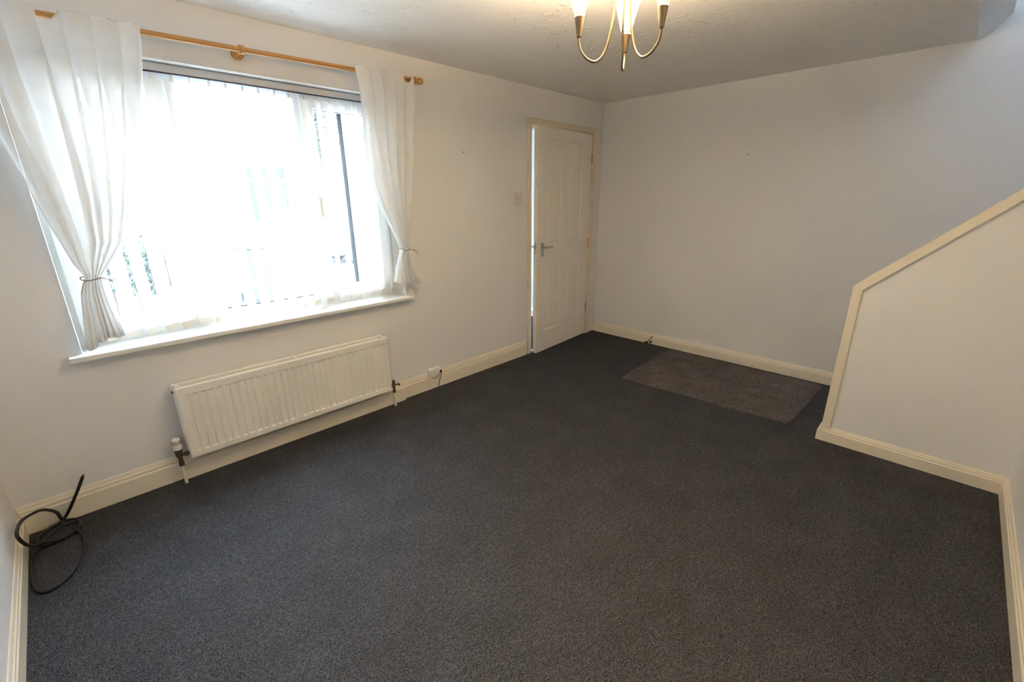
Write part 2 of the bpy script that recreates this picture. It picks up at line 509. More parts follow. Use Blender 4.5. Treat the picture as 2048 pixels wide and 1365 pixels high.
mull = [(-3.665, -3.600), (-3.035, -2.970)]
fus = [x0, x0+.055, mull[0][0], mull[0][1], mull[1][0], mull[1][1], x1-.055, x1]
link('outer_frame', wall_slab('y', YF0, YF1, fus, [z0, z0+.055, z1-.045, z1], lambda i, j: not (i in (1, 3, 5) and j == 1)), m_upvc, win)
lights = [(x0+.055, mull[0][0], True), (mull[0][1], mull[1][0], False), (mull[1][1], x1-.055, True)]
for k, (a, b, sash) in enumerate(lights):
    zb, zt = z0+.055, z1-.045
    if sash:
        so = link('sash', frame_rect(a-.012, b+.012, zb-.012, zt+.012, .072, YF0-.018, YF0+.045), m_upvc, win)
        a2, b2, zb2, zt2 = a+.060, b-.060, zb+.060, zt-.060
        yg = YF0+.02
    else:
        a2, b2, zb2, zt2 = a+.006, b-.006, zb+.02, zt-.006
        so = win; yg = YF0+.035
        link('glazing_bead', frame_rect(a-.004, b+.004, zb-.004, zt+.004, .012, YF0-.004, YF0+.03), m_upvc, win)
    link('pane', bx(a2-.003, yg, zb2-.003, b2+.003, yg+.006, zt2+.003), m_glass, so)
    gk = link('gasket', frame_rect(a2-.004, b2+.004, zb2-.004, zt2+.004, .0075 if k else .0055, yg-.005, yg-.001), m_rubber, so)
    gk['label'] = 'thin dark rubber gasket'
    if sash:
        hx = b-.03 if k == 0 else a+.03
        hm = bmesh.new(); box(hm, hx-.012, YF0-.032, 1.33, hx+.012, YF0-.018, 1.40, .003)
        box(hm, hx-.009, YF0-.052, 1.37, hx+.009, YF0-.030, 1.49, .004)
        link('window_handle', hm, m_upvc, so)

# ------------------------------------------------------------------ vertical blind
vb = empty('vertical_blind', (-3.325, 0.06, 2.1))
tag(vb, 'cream fabric vertical blind with open slats filling the window recess', 'blind')


def child(o, p):
    o.parent = p; o.matrix_parent_inverse = p.matrix_world.inverted() if False else Matrix.Translation(-Vector(p.location)); return o


bm = bmesh.new(); box(bm, -4.195, 0.058, 2.062, -2.452, 0.104, 2.098, 0.004)
child(link('headrail', bm, m_grey), vb)
bm = bmesh.new(); box(bm, -4.193, 0.0585, 2.0585, -2.454, 0.078, 2.0622, 0.0)
child(link('track_slot', bm, m_dark), vb)
random.seed(5)


def slat_bm():
    bm = bmesh.new(); nx, prev = 6, None
    w = 0.089
    zsl = [0.0, 0.035, 0.6, 1.18, 1.215]
    rows = []
    for z in zsl:
        rows.append([bm.verts.new(((k/nx-.5)*w, 0.004*math.cos((k/nx-.5)*PI)-.002, z)) for k in range(nx+1)])
    for a, b in zip(rows, rows[1:]):
        for k in range(nx):
            bm.faces.new((a[k], a[k+1], b[k+1], b[k]))
    return bm


sm = None
for k in range(22):
    x = -4.151+.0785*k
    if k == 0:
        so = link('slat', slat_bm(), m_slat, smooth=True)
        wb = link('bottom_weight', bx(-.043, -.0035, 0.004, .043, .0035, .034), m_slat, so)
        hb = bmesh.new(); box(hb, -.008, -.0022, 1.212, .008, .0022, 1.236); box(hb, -.003, -.003, 1.234, .003, .003, 1.246)
        ho = link('hanger', hb, m_plastic, so)
        s0, kids = so, [wb, ho]
    else:
        so = s0.copy(); COL.objects.link(so)
        for c in kids:
            d = c.copy(); COL.objects.link(d); d.parent = so
    so.parent = vb
    tw = 0.82+random.uniform(-.10, .10)
    if k in (5, 6, 7): tw += .22
    so.location = Vector((x+random.uniform(-.003, .003), 0.082, 0.818)) - Vector(vb.location)
    so.rotation_euler = (0, 0, PI/2-tw)
# bead chain and wand cord at the right-hand end
child(link('control_cord', tube([(-2.47, .055, 2.07), (-2.468, .05, 1.4), (-2.472, .05, .95)], .0012, 6), m_plastic), vb)
bm = bmesh.new()
ch = [(-4.12+.0785*1*k, .062+.02, .83) for k in range(22)]
child(link('stabilising_chain', tube([(x, y, z-.004*(i % 2)) for i, (x, y, z) in enumerate(ch)], .0012, 5), m_plastic), vb)

# ------------------------------------------------------------------ curtain pole
pole = empty('curtain_pole', (-3.35, -0.08, 2.18))
tag(pole, 'honey-coloured wooden curtain pole across the top of the window', 'curtain pole')
PA, PB = Vector((-4.50, -.08, 2.166)), Vector((-2.300, -.08, 2.206))
pd = (PB-PA).normalized()


def polepos(x):
    t = (x-PA.x)/(PB.x-PA.x); return PA+(PB-PA)*t


child(link('rod', tube([PA+(PB-PA)*i/12 for i in range(13)], .0125, 16), m_wood, smooth=True), pole)


def ori(d):
    return d.to_track_quat('Z', 'Y').to_matrix().to_4x4()


fin = [(0.0125, 0), (.017, .001), (.0185, .008), (.017, .014), (.0105, .017), (.010, .022), (.016, .028), (.0205, .038), (.0205, .046), (.016, .056), (.008, .063), (.005, .067), (.0, .069)]
child(link('finial', lathe(fin, 20, Matrix.Translation(PB) @ ori(pd)), m_wood, smooth=True), pole)
child(link('finial', lathe(fin, 20, Matrix.Translation(PA) @ ori(-pd)), m_wood, smooth=True), pole)
for x in (-3.312, -2.308, -4.40):
    p = polepos(x)
    bm = tube([p+Vector((0, 0, 0))-pd*.012, p-pd*.006, p+pd*.006, p+pd*.012], .02, 18, radii=[.018, .0205, .0205, .018])
    lathe([(.0105, 0), (.0105, .050), (.012, .056), (.026, .060), (.029, .066), (.029, .078)], 20,
          Matrix.Translation(p+Vector((0, .002, -.002))) @ ori(Vector((0, 1, 0))), bm)
    child(link('bracket', bm, m_wood, smooth=True), pole)


# ------------------------------------------------------------------ sheer curtains
def interp(tab, z):
    """tab list of (x,z) with falling z"""
    if z >= tab[0][1]: return tab[0][0]
    for (xa, za), (xb, zb) in zip(tab, tab[1:]):
        if za >= z >= zb:
            t = (za-z)/max(1e-6, za-zb); return xa+(xb-xa)*t
    return tab[-1][0]


def sstep(a, b, x):
    t = max(0, min(1, (x-a)/(b-a))); return t*t*(3-2*t)


def curtain(name, label, L, R, ztie, zbot, folds, seed, ymid=-.08, nu=220, nv=110, botslope=0.0, notch=(-1, .03, 0)):
    rnd = random.Random(seed)
    root = empty(name, ((L[0][0]+R[0][0])/2, ymid, 2.2)); tag(root, label, 'curtain')
    ph = [rnd.uniform(-.9, .9) for _ in range(folds*2+3)]
    am = [rnd.uniform(.75, 1.2) for _ in range(folds*2+3)]
    up_ = [rnd.uniform(-.035, .035) for _ in range(folds*2+3)]

    def P(u, z):
        ztop = polepos((L[0][0]+(R[0][0]-L[0][0])*u)).z+.014
        ztop -= notch[2]*math.exp(-((u-notch[0])/notch[1])**4)
        xl, xr = interp(L, z), interp(R, z)
        q = u*folds*2; i = int(q); fr = q-i; s = sstep(0, 1, fr)
        low = sstep(2.2, 1.3, z)
        a = am[i]*(1-s)+am[i+1]*s; phs = (ph[i]*(1-s)+ph[i+1]*s)*low; du = (up_[i]*(1-s)+up_[i+1]*s)*(.4+.6*low)
        near = math.exp(-((z-ztie)/.16)**2)
        A = .030*(1+.25*low)
        w = abs(xr-xl)
        arg = 2*PI*folds*u+phs
        top = sstep(1.85, 2.12, z)
        y = ymid*(1-top)-.121*top + a*A*math.sin(arg)*(1-.45*near)*(1-.50*top)
        y = min(y, -.099) if z > 2.12 else y
        # secondary creases
        y += .006*low*(1-top)*math.sin(2*PI*folds*2.3*u+5*z+seed)*(1-near)
        x = xl+(xr-xl)*max(0, min(1, u+du*(1-near*.6)*math.sin(PI*u)))
        x += .021*math.cos(arg)*a*min(1, w/.35)*min(1, .35+u*8, .35+(1-u)*8)
        y -= .016*near*math.sin(PI*u)
        return x, y, min(z, ztop)
    bm = bmesh.new(); rows = []
    zt = 2.235
    for j in range(nv+1):
        t = j/nv; row = []
        for i in range(nu+1):
            u = i/nu
            zb = zbot+botslope*(u-.5)+.012*math.sin(9*u+seed)
            x, y, z = P(u, zt+(zb-zt)*t)
            row.append(bm.verts.new((x, y, z)))
        rows.append(row)
    for a, b in zip(rows, rows[1:]):
        for i in range(nu):
            bm.faces.new((a[i], a[i+1], b[i+1], b[i]))
    child(link('panel', bm, m_sheer, smooth=True, recalc=False), root)
    # stitched hem: a second thickness of cloth along the bottom and along the rod pocket
    for nm, off in (('hem', -.0015), ('heading', .0)):
        bm = bmesh.new(); rows = []
        for j in range(3):
            row = []
            for i in range(nu+1):
                u = i/nu
                zb = zbot+botslope*(u-.5)+.012*math.sin(9*u+seed)
                z = zb+.022*j/2 if nm == 'hem' else zt-.045*j/2
                x, y, z = P(u, z)
                if nm == 'heading': y = -.0595+.003*math.sin(40*u)
                row.append(bm.verts.new((x, y+off, z)))
            rows.append(row)
        for a, b in zip(rows, rows[1:]):
            for i in range(nu):
                bm.faces.new((a[i], a[i+1], b[i+1], b[i]))
        child(link(nm, bm, m_sheer, smooth=True, recalc=False), root)
    # twine tie
    xa, xb = interp(L, ztie), interp(R, ztie)
    cx, rx = (xa+xb)/2, abs(xb-xa)/2+.010
    pts = []
    for k in range(29):
        a = 2*PI*k/28
        pts.append((cx+rx*math.cos(a), ymid-.012+.036*math.sin(a), ztie+.006*math.sin(a*2+seed)-.004*math.cos(a)))
    tie = link('tie_back', tube(pts, .0022, 6), m_string, smooth=True); child(tie, root)
    for dx, dz in ((-.028, -.055), (.055, -.022), (.05, -.045)):
        e0 = Vector((cx+(rx*.9 if dx > 0 else -rx*.6), ymid-.045, ztie-.002))
        child(link('tie_end', tube(catmull([e0, e0+Vector((dx*.5, -.006, dz*.3)), e0+Vector((dx, -.004, dz))], 5), .0013, 5), m_string, smooth=True), root)
    return root


curtain('sheer_curtain', 'sheer white curtain gathered with twine at the left end of the pole',
        [(-4.335, 2.24), (-4.30, 2.0), (-4.255, 1.741), (-4.22, 1.563), (-4.185, 1.376), (-4.147, 1.215), (-4.122, 1.161), (-4.131, 1.14), (-4.153, 1.083), (-4.174, 0.948), (-4.192, 0.82)],
        [(-3.722, 2.204), (-3.750, 2.008), (-3.790, 1.804), (-3.832, 1.634), (-3.889, 1.439), (-3.945, 1.300), (-4.012, 1.215), (-4.066, 1.154), (-4.066, 1.138), (-4.060, 1.045), (-4.045, 0.912), (-4.040, .84)],
        1.149, 0.862, 7, 3, botslope=.05, notch=(.52, .035, .040))
curtain('sheer_curtain', 'sheer white curtain gathered with twine at the right end of the pole',
        [(-2.745, 2.204), (-2.724, 2.065), (-2.709, 1.905), (-2.69, 1.708), (-2.658, 1.531), (-2.618, 1.407), (-2.542, 1.242), (-2.505, 1.152), (-2.510, 1.122), (-2.542, 1.039), (-2.582, 0.90)],
        [(-2.346, 2.240), (-2.340, 2.13), (-2.343, 1.939), (-2.373, 1.692), (-2.402, 1.467), (-2.433, 1.303), (-2.455, 1.163), (-2.458, 1.118), (-2.437, 0.992), (-2.361, 0.88)],
        1.142, 0.905, 5, 8, botslope=-.02, notch=(.925, .03, .045))

# ------------------------------------------------------------------ radiator
rad = empty('radiator', (-3.30, -0.07, 0.12))
tag(rad, 'long cream double-panel radiator with vertical flutes below the window', 'radiator')
RX0, RX1, RZ0, RZ1 = -3.922, -2.698, 0.150, 0.560


def rad_panel(yf, yb, name):
    n = 31; pitch = (RX1-RX0-.05)/n
    xs = [RX0, RX0+.006, RX0+.025]; dp = [0.006, 0.0, 0.0]
    for k in range(n):
        a = RX0+.025+pitch*k
        xs += [a+pitch*.10, a+pitch*.30, a+pitch*.70, a+pitch*.90]; dp += [0.0, 0.0075, 0.0075, 0.0]
    xs += [RX1-.025, RX1-.006, RX1]; dp += [0, 0, 0.006]
    zs = [RZ0, RZ0+.006, RZ0+.034, RZ0+.042, RZ1-.052, RZ1-.044, RZ1-.006, RZ1]
    bm = bmesh.new(); F = []
    for j, z in enumerate(zs):
        row = []
        for x, d in zip(xs, dp):
            e = 0.006 if j in (0, 7) else 0.0
            dd = d if j in (3, 4) else (0.006 if x in (RX0, RX1) else 0.0)
            row.append(bm.verts.new((x, yf+max(dd, e), z)))
        F.append(row)
    for a, b in zip(F, F[1:]):
        for k in range(len(xs)-1):
            bm.faces.new((a[k], a[k+1], b[k+1], b[k]))
    # back and edges
    ring = [F[0][k] for k in range(len(xs))] + [F[j][-1] for j in range(1, 8)] + [F[7][k] for k in range(len(xs)-2, -1, -1)] + [F[j][0] for j in range(6, 0, -1)]
    bk = [bm.verts.new((v.co.x, yb, v.co.z)) for v in ring]
    for k in range(len(ring)):
        k2 = (k+1) % len(ring); bm.faces.new((ring[k], ring[k2], bk[k2], bk[k]))
    bm.faces.new(bk)
    return child(link(name, bm, m_rad), rad)


rad_panel(-.122, -.110, 'front_panel')
rad_panel(-.046, -.034, 'back_panel')
for x, w in ((RX0+.010, .020), (-3.312, .016), (RX1-.030, .020)):
    bm = bmesh.new(); box(bm, x, -.114, RZ1-.006, x+w, -.040, RZ1-.001, .001); child(link('top_strap', bm, m_rad), rad)
for x in (RX0+.002, RX1-.026):
    bm = bmesh.new(); box(bm, x, -.111, RZ0+.03, x+.024, -.047, RZ0+.060, .003); child(link('bottom_header', bm, m_rad), rad)
for x in (-3.62, -2.98):
    bm = bmesh.new(); box(bm, x-.015, -.037, .2, x+.015, -.001, .5, .002); child(link('wall_bracket', bm, m_rad), rad)
vp = lathe([(.0, 0), (.008, 0), (.008, .006), (.0, .0061)], 12, Matrix.Translation((RX0-.001, -.07, RZ1-.032)) @ ori(Vector((-1, 0, 0))))
child(link('air_vent', vp, m_valve), rad)
# thermostatic valve at the left, lockshield at the right
TX = RX0-.042
tv = link('thermostatic_valve', lathe([(.009, -.070), (.013, -.068), (.013, -.045), (.010, -.043), (.011, -.018), (.015, -.012), (.017, .0), (.0165, .016), (.019, .018), (.019, .030), (.0, .031)], 18,
                                      Matrix.Translation((TX, -.07, .178))), m_valve, smooth=False)
child(tv, rad)
th = link('valve_head', lathe([(.0165, .0), (.021, .002), (.022, .020), (.0205, .024), (.0215, .030), (.0215, .052), (.019, .060), (.014, .066), (.0, .068)], 22), m_plastic, tv)
th.location = (TX, -.07, .208)
for k in range(14):
    a = 2*PI*k/14
    if k == 0:
        g0 = link('grip_slot', bx(.0208, -.0016, .032, .0222, .0016, .056), m_dark, tv); g = g0
    else:
        g = g0.copy(); COL.objects.link(g)
    g.parent = tv; g.location = (TX, -.07, .208); g.rotation_euler = (0, 0, a)
tl = tube([(TX+.012, -.07, .170), (TX+.024, -.07, .170), (TX+.0245, -.07, .170), (TX+.034, -.07, .170), (RX0+.004, -.07, .170)], .009, 8, radii=[.009, .009, .0125, .0125, .008])
link('valve_tail', tl, m_valve, tv)
pp = link('supply_pipe', tube([(TX, -.07, .112), (TX, -.07, .06), (TX, -.07, 0.0)], .0078, 12), m_gloss); child(pp, rad)
LX = RX1+.044
lv = link('lockshield_valve', lathe([(.009, -.058), (.012, -.056), (.012, -.038), (.009, -.036), (.0105, -.010), (.0125, -.006), (.0125, .012), (.010, .014), (.0105, .034), (.0085, .040), (.0, .041)], 16,
                                    Matrix.Translation((LX, -.07, .165))), m_valve)
child(lv, rad)
link('valve_tail', tube([(RX1-.004, -.07, .165), (LX-.030, -.07, .165), (LX-.0295, -.07, .165), (LX-.016, -.07, .165), (LX, -.07, .165)], .008, 8, radii=[.007, .007, .0125, .0125, .008]), m_valve, lv)
link('drain_spout', tube([(LX+.010, -.07, .165), (LX+.032, -.075, .168), (LX+.0325, -.075, .168), (LX+.044, -.078, .158)], .006, 8, radii=[.006, .006, .009, .009]), m_valve, lv)
pp = link('supply_pipe', tube([(LX, -.07, .110), (LX, -.07, .05), (LX, -.07, 0.0)], .0078, 12), m_gloss); child(pp, rad)

# ------------------------------------------------------------------ door_1
door = empty('door_1', (XD1, 0, 0)); door['kind'] = 'structure'


def dchild(name, bm, m, smooth=False, p=None):
    o = link(name, bm, m, smooth=smooth)
    if p is None: child(o, door)
    else: o.parent = p
    return o


# lining and architrave (static)
LT = .0
lining = wall_slab('y', -.001, .105, [XD0-.003, XD0+.022, XD1-.012, XD1+.003], [0.0, ZD-.015, ZD+.003], lambda i, j: not (i == 1 and j == 0))
dchild('door_lining', lining, m_frame)
ap = [(0, 0), (0, .006), (.006, .012), (.030, .014), (.046, .016), (.052, .012), (.052, 0)]
A0, A1 = XD0+.014, XD1-.004


def arch(name, path):
    return dchild(name, sweep(path, ap), m_frame)


arch('architrave', [((A0, -.001, 0), (-1, 0, 0), (0, -1, 0)), ((A0, -.001, ZD-.008), (-1, 0, 1), (0, -1, 0))])
arch('architrave', [((A0, -.001, ZD-.008), (-1, 0, 1), (0, -1, 0)), ((A1, -.001, ZD-.008), (1, 0, 1), (0, -1, 0))])
arch('architrave', [((A1, -.001, ZD-.008), (1, 0, 1), (0, -1, 0)), ((A1, -.001, 0), (1, 0, 0), (0, -1, 0))])
dchild('door_stop', wall_slab('y', .045, .075, [XD0+.022, XD0+.034, XD1-.024, XD1-.012], [0.0, ZD-.027, ZD-.015], lambda i, j: not (i == 1 and j == 0)), m_gloss)

# leaf: local x 0 (hinge) to -LW (free edge), front face local y=0 toward the room
LW, LH, LTk = 0.895, ZD-.022, .038
leaf = empty('leaf', (XD1-.016, -.002, 0.006)); leaf.rotation_euler = (0, 0, math.radians(4.3))
leaf.location = Vector(leaf.location)-Vector((XD1, 0, 0)); leaf.parent = door
# panel openings (local): two tall above, two short below
px = [-LW, -.800, -.552, -.430, -.175, 0.0] if False else [-LW, -.745, -.520, -.395, -.165, 0.0]
pz = [0.0, .205, .838, 1.048, 1.945, LH]
bm = wall_slab('y', 0.0, LTk, px, pz, lambda i, j: not (i in (1, 3) and j in (1, 3)))
ls = link('stiles_and_rails', bm, m_door, leaf)
for i in (1, 3):
    for j in (1, 3):
        a, b, c, d = px[i], px[i+1], pz[j], pz[j+1]
        bm = bmesh.new(); rings = []
        for ins, y in ((0, .001), (.006, .004), (.012, .009), (.022, .0095), (.034, .004), (.042, .003)):
            rings.append([bm.verts.new(p) for p in ((a+ins, y, c+ins), (b-ins, y, c+ins), (b-ins, y, d-ins), (a+ins, y, d-ins))])
        for r, s in zip(rings, rings[1:]):
            for k in range(4):
                bm.faces.new((r[k], r[(k+1) % 4], s[(k+1) % 4], s[k]))
        bm.faces.new(rings[-1])
        bk = [bm.verts.new((v.co.x, LTk-.004, v.co.z)) for v in rings[0]]
        for k in range(4):
            bm.faces.new((rings[0][k], bk[k], bk[(k+1) % 4], rings[0][(k+1) % 4]))
        bm.faces.new(bk)
        link('panel', bm, m_door, leaf)
# lever handle
hx, hz = -.815, 1.015
bm = bmesh.new(); box(bm, hx-.020, -.0065, hz-.075, hx+.020, 0.0, hz+.050, .003); link('handle_plate', bm, m_chrome, leaf)
bm = tube(catmull([(hx, -.005, hz+.012), (hx, -.040, hz+.012), (hx+.014, -.052, hz+.012), (hx+.05, -.054, hz+.012), (hx+.098, -.050, hz+.010)], 6), .008, 10)
link('lever', bm, m_chrome, leaf, smooth=True)
bm = bmesh.new(); box(bm, hx-.020, LTk, hz-.075, hx+.020, LTk+.0065, hz+.050, .003); link('handle_plate', bm, m_chrome, leaf)
bm = tube(catmull([(hx, LTk+.005, hz+.012), (hx, LTk+.040, hz+.012), (hx-.01, LTk+.052, hz+.012), (hx-.05, LTk+.054, hz+.012), (hx-.085, LTk+.050, hz+.010)], 6), .008, 10)
link('lever', bm, m_chrome, leaf, smooth=True)
bm = bmesh.new(); box(bm, -LW-.0015, .009, hz-.045, -LW+.002, .029, hz+.055); box(bm, -LW-.010, .013, hz+.0, -LW, .025, hz+.024, .002)
lt = link('latch', bm, m_chrome, leaf)
for z in (.30, 1.0, 1.83):
    bm = lathe([(.0055, -.045), (.0055, .045), (.004, .049), (.0, .05)], 10, Matrix.Translation((.004, -.004, z)))
    link('hinge', bm, m_hinge, leaf)

# hall front door (out of frame beyond the gap): glazed leaf in the hall's outer wall
fd = empty('door_2', (-0.55, 2.12, 0.08)); fd['kind'] = 'structure'
child(link('frame', wall_slab('y', 2.12, 2.16, [-.98, -.90, -.20, -.12], [.08, .20, .95, 1.05, 1.98, 2.08], lambda i, j: not (i == 1 and j in (1, 3))), m_upvc), fd)
child(link('pane', bx(-.905, 2.137, .195, -.195, 2.143, .955), m_glass), fd)
child(link('pane', bx(-.905, 2.137, 1.045, -.195, 2.143, 1.985), m_glass), fd)

# metal threshold strip in the doorway
bm = sweep([((XD0+.024, .03, 0), (0, 1, 0), (0, 0, 1)), ((XD1-.014, .03, 0), (0, 1, 0), (0, 0, 1))], [(-.02, 0.0), (-.018, .004), (-.008, .0075), (.008, .0075), (.018, .004), (.02, 0.0)])
tag(link('threshold_strip', bm, m_chrome), 'bright metal carpet strip on the floor under the ajar door', 'threshold strip')

# ------------------------------------------------------------------ ceiling light
AX = Vector((-2.673, -1.853, 0))
cl = empty('ceiling_light', (AX.x, AX.y, H))
tag(cl, 'three-arm antique brass ceiling light with frosted cone shades', 'ceiling light')
LPOS = Vector((AX.x, AX.y, H))
bm = lathe([(.0, 0), (.062, -.0005), (.062, -.008), (.050, -.022), (.026, -.030), (.020, -.040), (.020, -.062), (.014, -.068), (.0, -.069)], 28, Matrix.Translation(LPOS))
child(link('ceiling_rose', bm, m_brass, smooth=True), cl)
bm = lathe([(.0, -.062), (.016, -.064), (.018, -.075), (.012, -.088), (.006, -.098), (.0, -.104)], 20, Matrix.Translation(LPOS))
child(link('hub_finial', bm, m_brass, smooth=True), cl)
ZC, RC = 1.988, .152
for k, a in enumerate((.46, .46+2*PI/3, .46-2*PI/3)):
    d = Vector((math.cos(a), math.sin(a), 0))
    def q(r, z): return Vector((AX.x, AX.y, z))+d*r
    path = catmull([q(.010, 2.315), q(.017, 2.22), q(.024, 2.13), q(.036, 2.03), q(.056, 1.955), q(.085, 1.922), q(.118, 1.926), q(.142, 1.948), q(.151, 1.972), q(RC, ZC+.004)], 7)
    arm = child(link('arm', tube(path, .0042, 10), m_brass, smooth=True), cl)
    Mt = Matrix.Translation(q(RC, ZC))
    cup = link('cup', lathe([(.0, .001), (.0075, 0), (.008, .004), (.0115, .030), (.0160, .058), (.0180, .069), (.0160, .069), (.0, .046)], 22, Mt), m_brass, arm, smooth=True)
    sh = link('shade', lathe([(.0160, .058), (.0180, .070), (.0290, .110), (.0425, .156), (.0465, .167), (.0445, .167), (.0405, .156), (.0270, .110), (.0160, .071), (.0145, .059)], 30, Mt, cap=False), m_shade, arm, smooth=True)
    bl = link('bulb', lathe([(.0, .062), (.008, .064), (.009, .076), (.0130, .092), (.0140, .105), (.010, .120), (.004, .132), (.0, .134)], 14, Mt), m_bulb, arm, smooth=True)
    ld = bpy.data.lights.new('lamp_glow', 'POINT'); ld.energy = 36; ld.color = (1.0, 0.74, 0.45); ld.shadow_soft_size = .012
    lo = bpy.data.objects.new('lamp_glow', ld); lo.location = q(RC, ZC+.157); COL.objects.link(lo); lo.parent = cl
    lo.matrix_parent_inverse = Matrix.Translation(-LPOS)

# ------------------------------------------------------------------ wall fittings
sw = empty('light_switch', (-1.246, 0, 1.472)); tag(sw, 'small light switch on the wall left of the door', 'light switch')
bm = bmesh.new(); box(bm, -1.289, -.009, 1.429, -1.203, -.0005, 1.515, .004); child(link('face_plate', bm, m_switch), sw)
bm = bmesh.new(); box(bm, -1.256, -.013, 1.457, -1.236, -.008, 1.487, .0015); child(link('rocker', bm, m_switch), sw)
for dx in (-.030, .030):
    child(link('screw', lathe([(.0, 0), (.004, 0), (.004, .0015), (.0, .0016)], 10, Matrix.Translation((-1.246+dx, -.0085, 1.472)) @ ori(Vector((0, -1, 0)))), m_hinge), sw)

ob = empty('cable_outlet_box', (-2.255, -.012, .145)); tag(ob, 'white plastic outlet box with black wires just above the skirting', 'outlet box')
bm = bmesh.new(); box(bm, -2.310, -.032, .108, -2.200, -.0005, .172, .005); child(link('box_body', bm, m_plastic), ob)
bm = bmesh.new(); box(bm, -2.296, -.036, .120, -2.214, -.031, .162, .002); child(link('lid', bm, m_plastic), ob)
child(link('wire', tube(catmull([(-2.292, -.030, .106), (-2.27, -.036, .092), (-2.245, -.036, .098), (-2.222, -.036, .118), (-2.203, -.036, .142)], 6), .0016, 6), m_black, smooth=True), ob)
child(link('wire', tube(catmull([(-2.203, -.034, .146), (-2.196, -.036, .130), (-2.205, -.033, .09), (-2.216, -.026, .045), (-2.226, -.024, .002)], 6), .0026, 7), m_black, smooth=True), ob)
bm = bmesh.new(); box(bm, -2.207, -.040, .124, -2.193, -.026, .146, .003); child(link('plug', bm, m_black), ob)


def hook(name, label, p, nrm):
    e = empty(name, p); tag(e, label, 'nail')
    M = Matrix.Translation(p) @ ori(Vector(nrm))
    child(link('shank', lathe([(.0018, -.008), (.0018, .010), (.0, .0101)], 8, M), m_valve), e)
    child(link('head', lathe([(.0, .010), (.0045, .0102), (.0045, .012), (.0, .0125)], 10, M), m_valve), e)


hook('picture_nail', 'small dark nail in the window wall between the right curtain and the door', (-1.850, 0, 1.804), (0, -1, 0))
hook('picture_nail', 'small dark nail high in the back wall above the carpet mat', (0, -1.436, 1.798), (-1, 0, 0))

# wire ends poking out at the back skirting
wt = empty('cable_stub', (-.025, -.715, 0.0)); tag(wt, 'short dark wire end with clip against the back skirting board', 'wire')
child(link('wire', tube(catmull([(-.022, -.690, .008), (-.030, -.705, .022), (-.026, -.722, .040), (-.024, -.735, .062), (-.022, -.742, .078)], 6), .0028, 7), m_black, smooth=True), wt)
bm = bmesh.new(); box(bm, -.040, -.712, .001, -.020, -.680, .020, .004); child(link('connector', bm, m_black), wt)
bm = bmesh.new(); box(bm, -.034, -.752, .014, -.017, -.730, .032, .003); child(link('clip', bm, m_black), wt)
child(link('wire_tip', lathe([(.0, 0), (.006, .001), (.006, .010), (.0, .012)], 10, Matrix.Translation((-.022, -.743, .074))), m_black), wt)

# ------------------------------------------------------------------ coiled black cable
cpts = [(-4.340, -.050, .214), (-4.387, -.050, .125), (-4.447, -.045, .031), (-4.500, -.060, .020), (-4.535, -.105, .016), (-4.535, -.160, .012),
        (-4.500, -.185, .010), (-4.455, -.175, .008), (-4.410, -.130, .007), (-4.395, -.080, .007), (-4.412, -.045, .010),
        (-4.450, -.040, .026), (-4.462, -.050, .083), (-4.499, -.052, .118), (-4.537, -.075, .125), (-4.552, -.200, .172), (-4.553, -.330, .205), (-4.552, -.375, .195), (-4.548, -.330, .130), (-4.545, -.230, .055),
        (-4.520, -.175, .022), (-4.470, -.190, .016), (-4.430, -.170, .014), (-4.398, -.125, .012), (-4.400, -.085, .016), (-4.440, -.075, .020), (-4.500, -.110, .016), (-4.540, -.190, .012),
        (-4.556, -.235, .008), (-4.560, -.290, .006), (-4.558, -.400, .006), (-4.540, -.500, .006), (-4.506, -.531, .006), (-4.447, -.486, .006), (-4.403, -.376, .006), (-4.392, -.278, .006), (-4.401, -.180, .012), (-4.420, -.140, .020)]
ck = empty('coiled_cable', (-4.47, -.25, 0)); tag(ck, 'loosely coiled black cable on the carpet in the corner left of the radiator', 'cable')
child(link('cable', tube(catmull(cpts, 8), .0066, 8), m_black, smooth=True), ck)
dv = (Vector(cpts[0])-Vector(cpts[1])).normalized()
child(link('connector_tip', lathe([(.0055, -.012), (.0062, -.010), (.0062, .006), (.003, .008), (.003, .014), (.0, .0142)], 10, Matrix.Translation(cpts[0]) @ ori(dv)), m_black), ck)

# ------------------------------------------------------------------ carpet offcut mat by the stairs
bm = bmesh.new(); nx, ny = 24, 32
ra, rb_, rc_, rd_ = Vector((-1.040, -1.000)), Vector((-.971, -2.261)), Vector((-.050, -2.280)), Vector((-.042, -.960))
top, bot = [], []
for i in range(nx+1):
    rt, rbm = [], []
    for j in range(ny+1):
        u, v = i/nx, j/ny
        p = (ra*(1-v)+rb_*v)*(1-u)+(rd_*(1-v)+rc_*v)*u
        e = min(u, 1-u, v*1.3, (1-v)*1.3)
        h = .009*sstep(-.02, .03, e)+.003*math.sin(7*v+1)*math.sin(5*u)*sstep(0, .1, e)+.006*sstep(.75, 1, v)*sstep(.4, 0, u)
        # rounded corners
        cu, cv = abs(u-.5)*2, abs(v-.5)*2
        k = 1-.018*(cu**10)*(cv**10)
        c = (ra+rb_+rc_+rd_)/4
        p = c+(p-c)*k
        rt.append(bm.verts.new((p.x, p.y, max(.003, h)))); rbm.append(bm.verts.new((p.x, p.y, .0004)))
    top.append(rt); bot.append(rbm)
for G in (top, bot):
    for i in range(nx):
        for j in range(ny):
            bm.faces.new((G[i][j], G[i+1][j], G[i+1][j+1], G[i][j+1]))
edge = [(i, 0) for i in range(nx)]+[(nx, j) for j in range(ny)]+[(i, ny) for i in range(nx, 0, -1)]+[(0, j) for j in range(ny, 0, -1)]
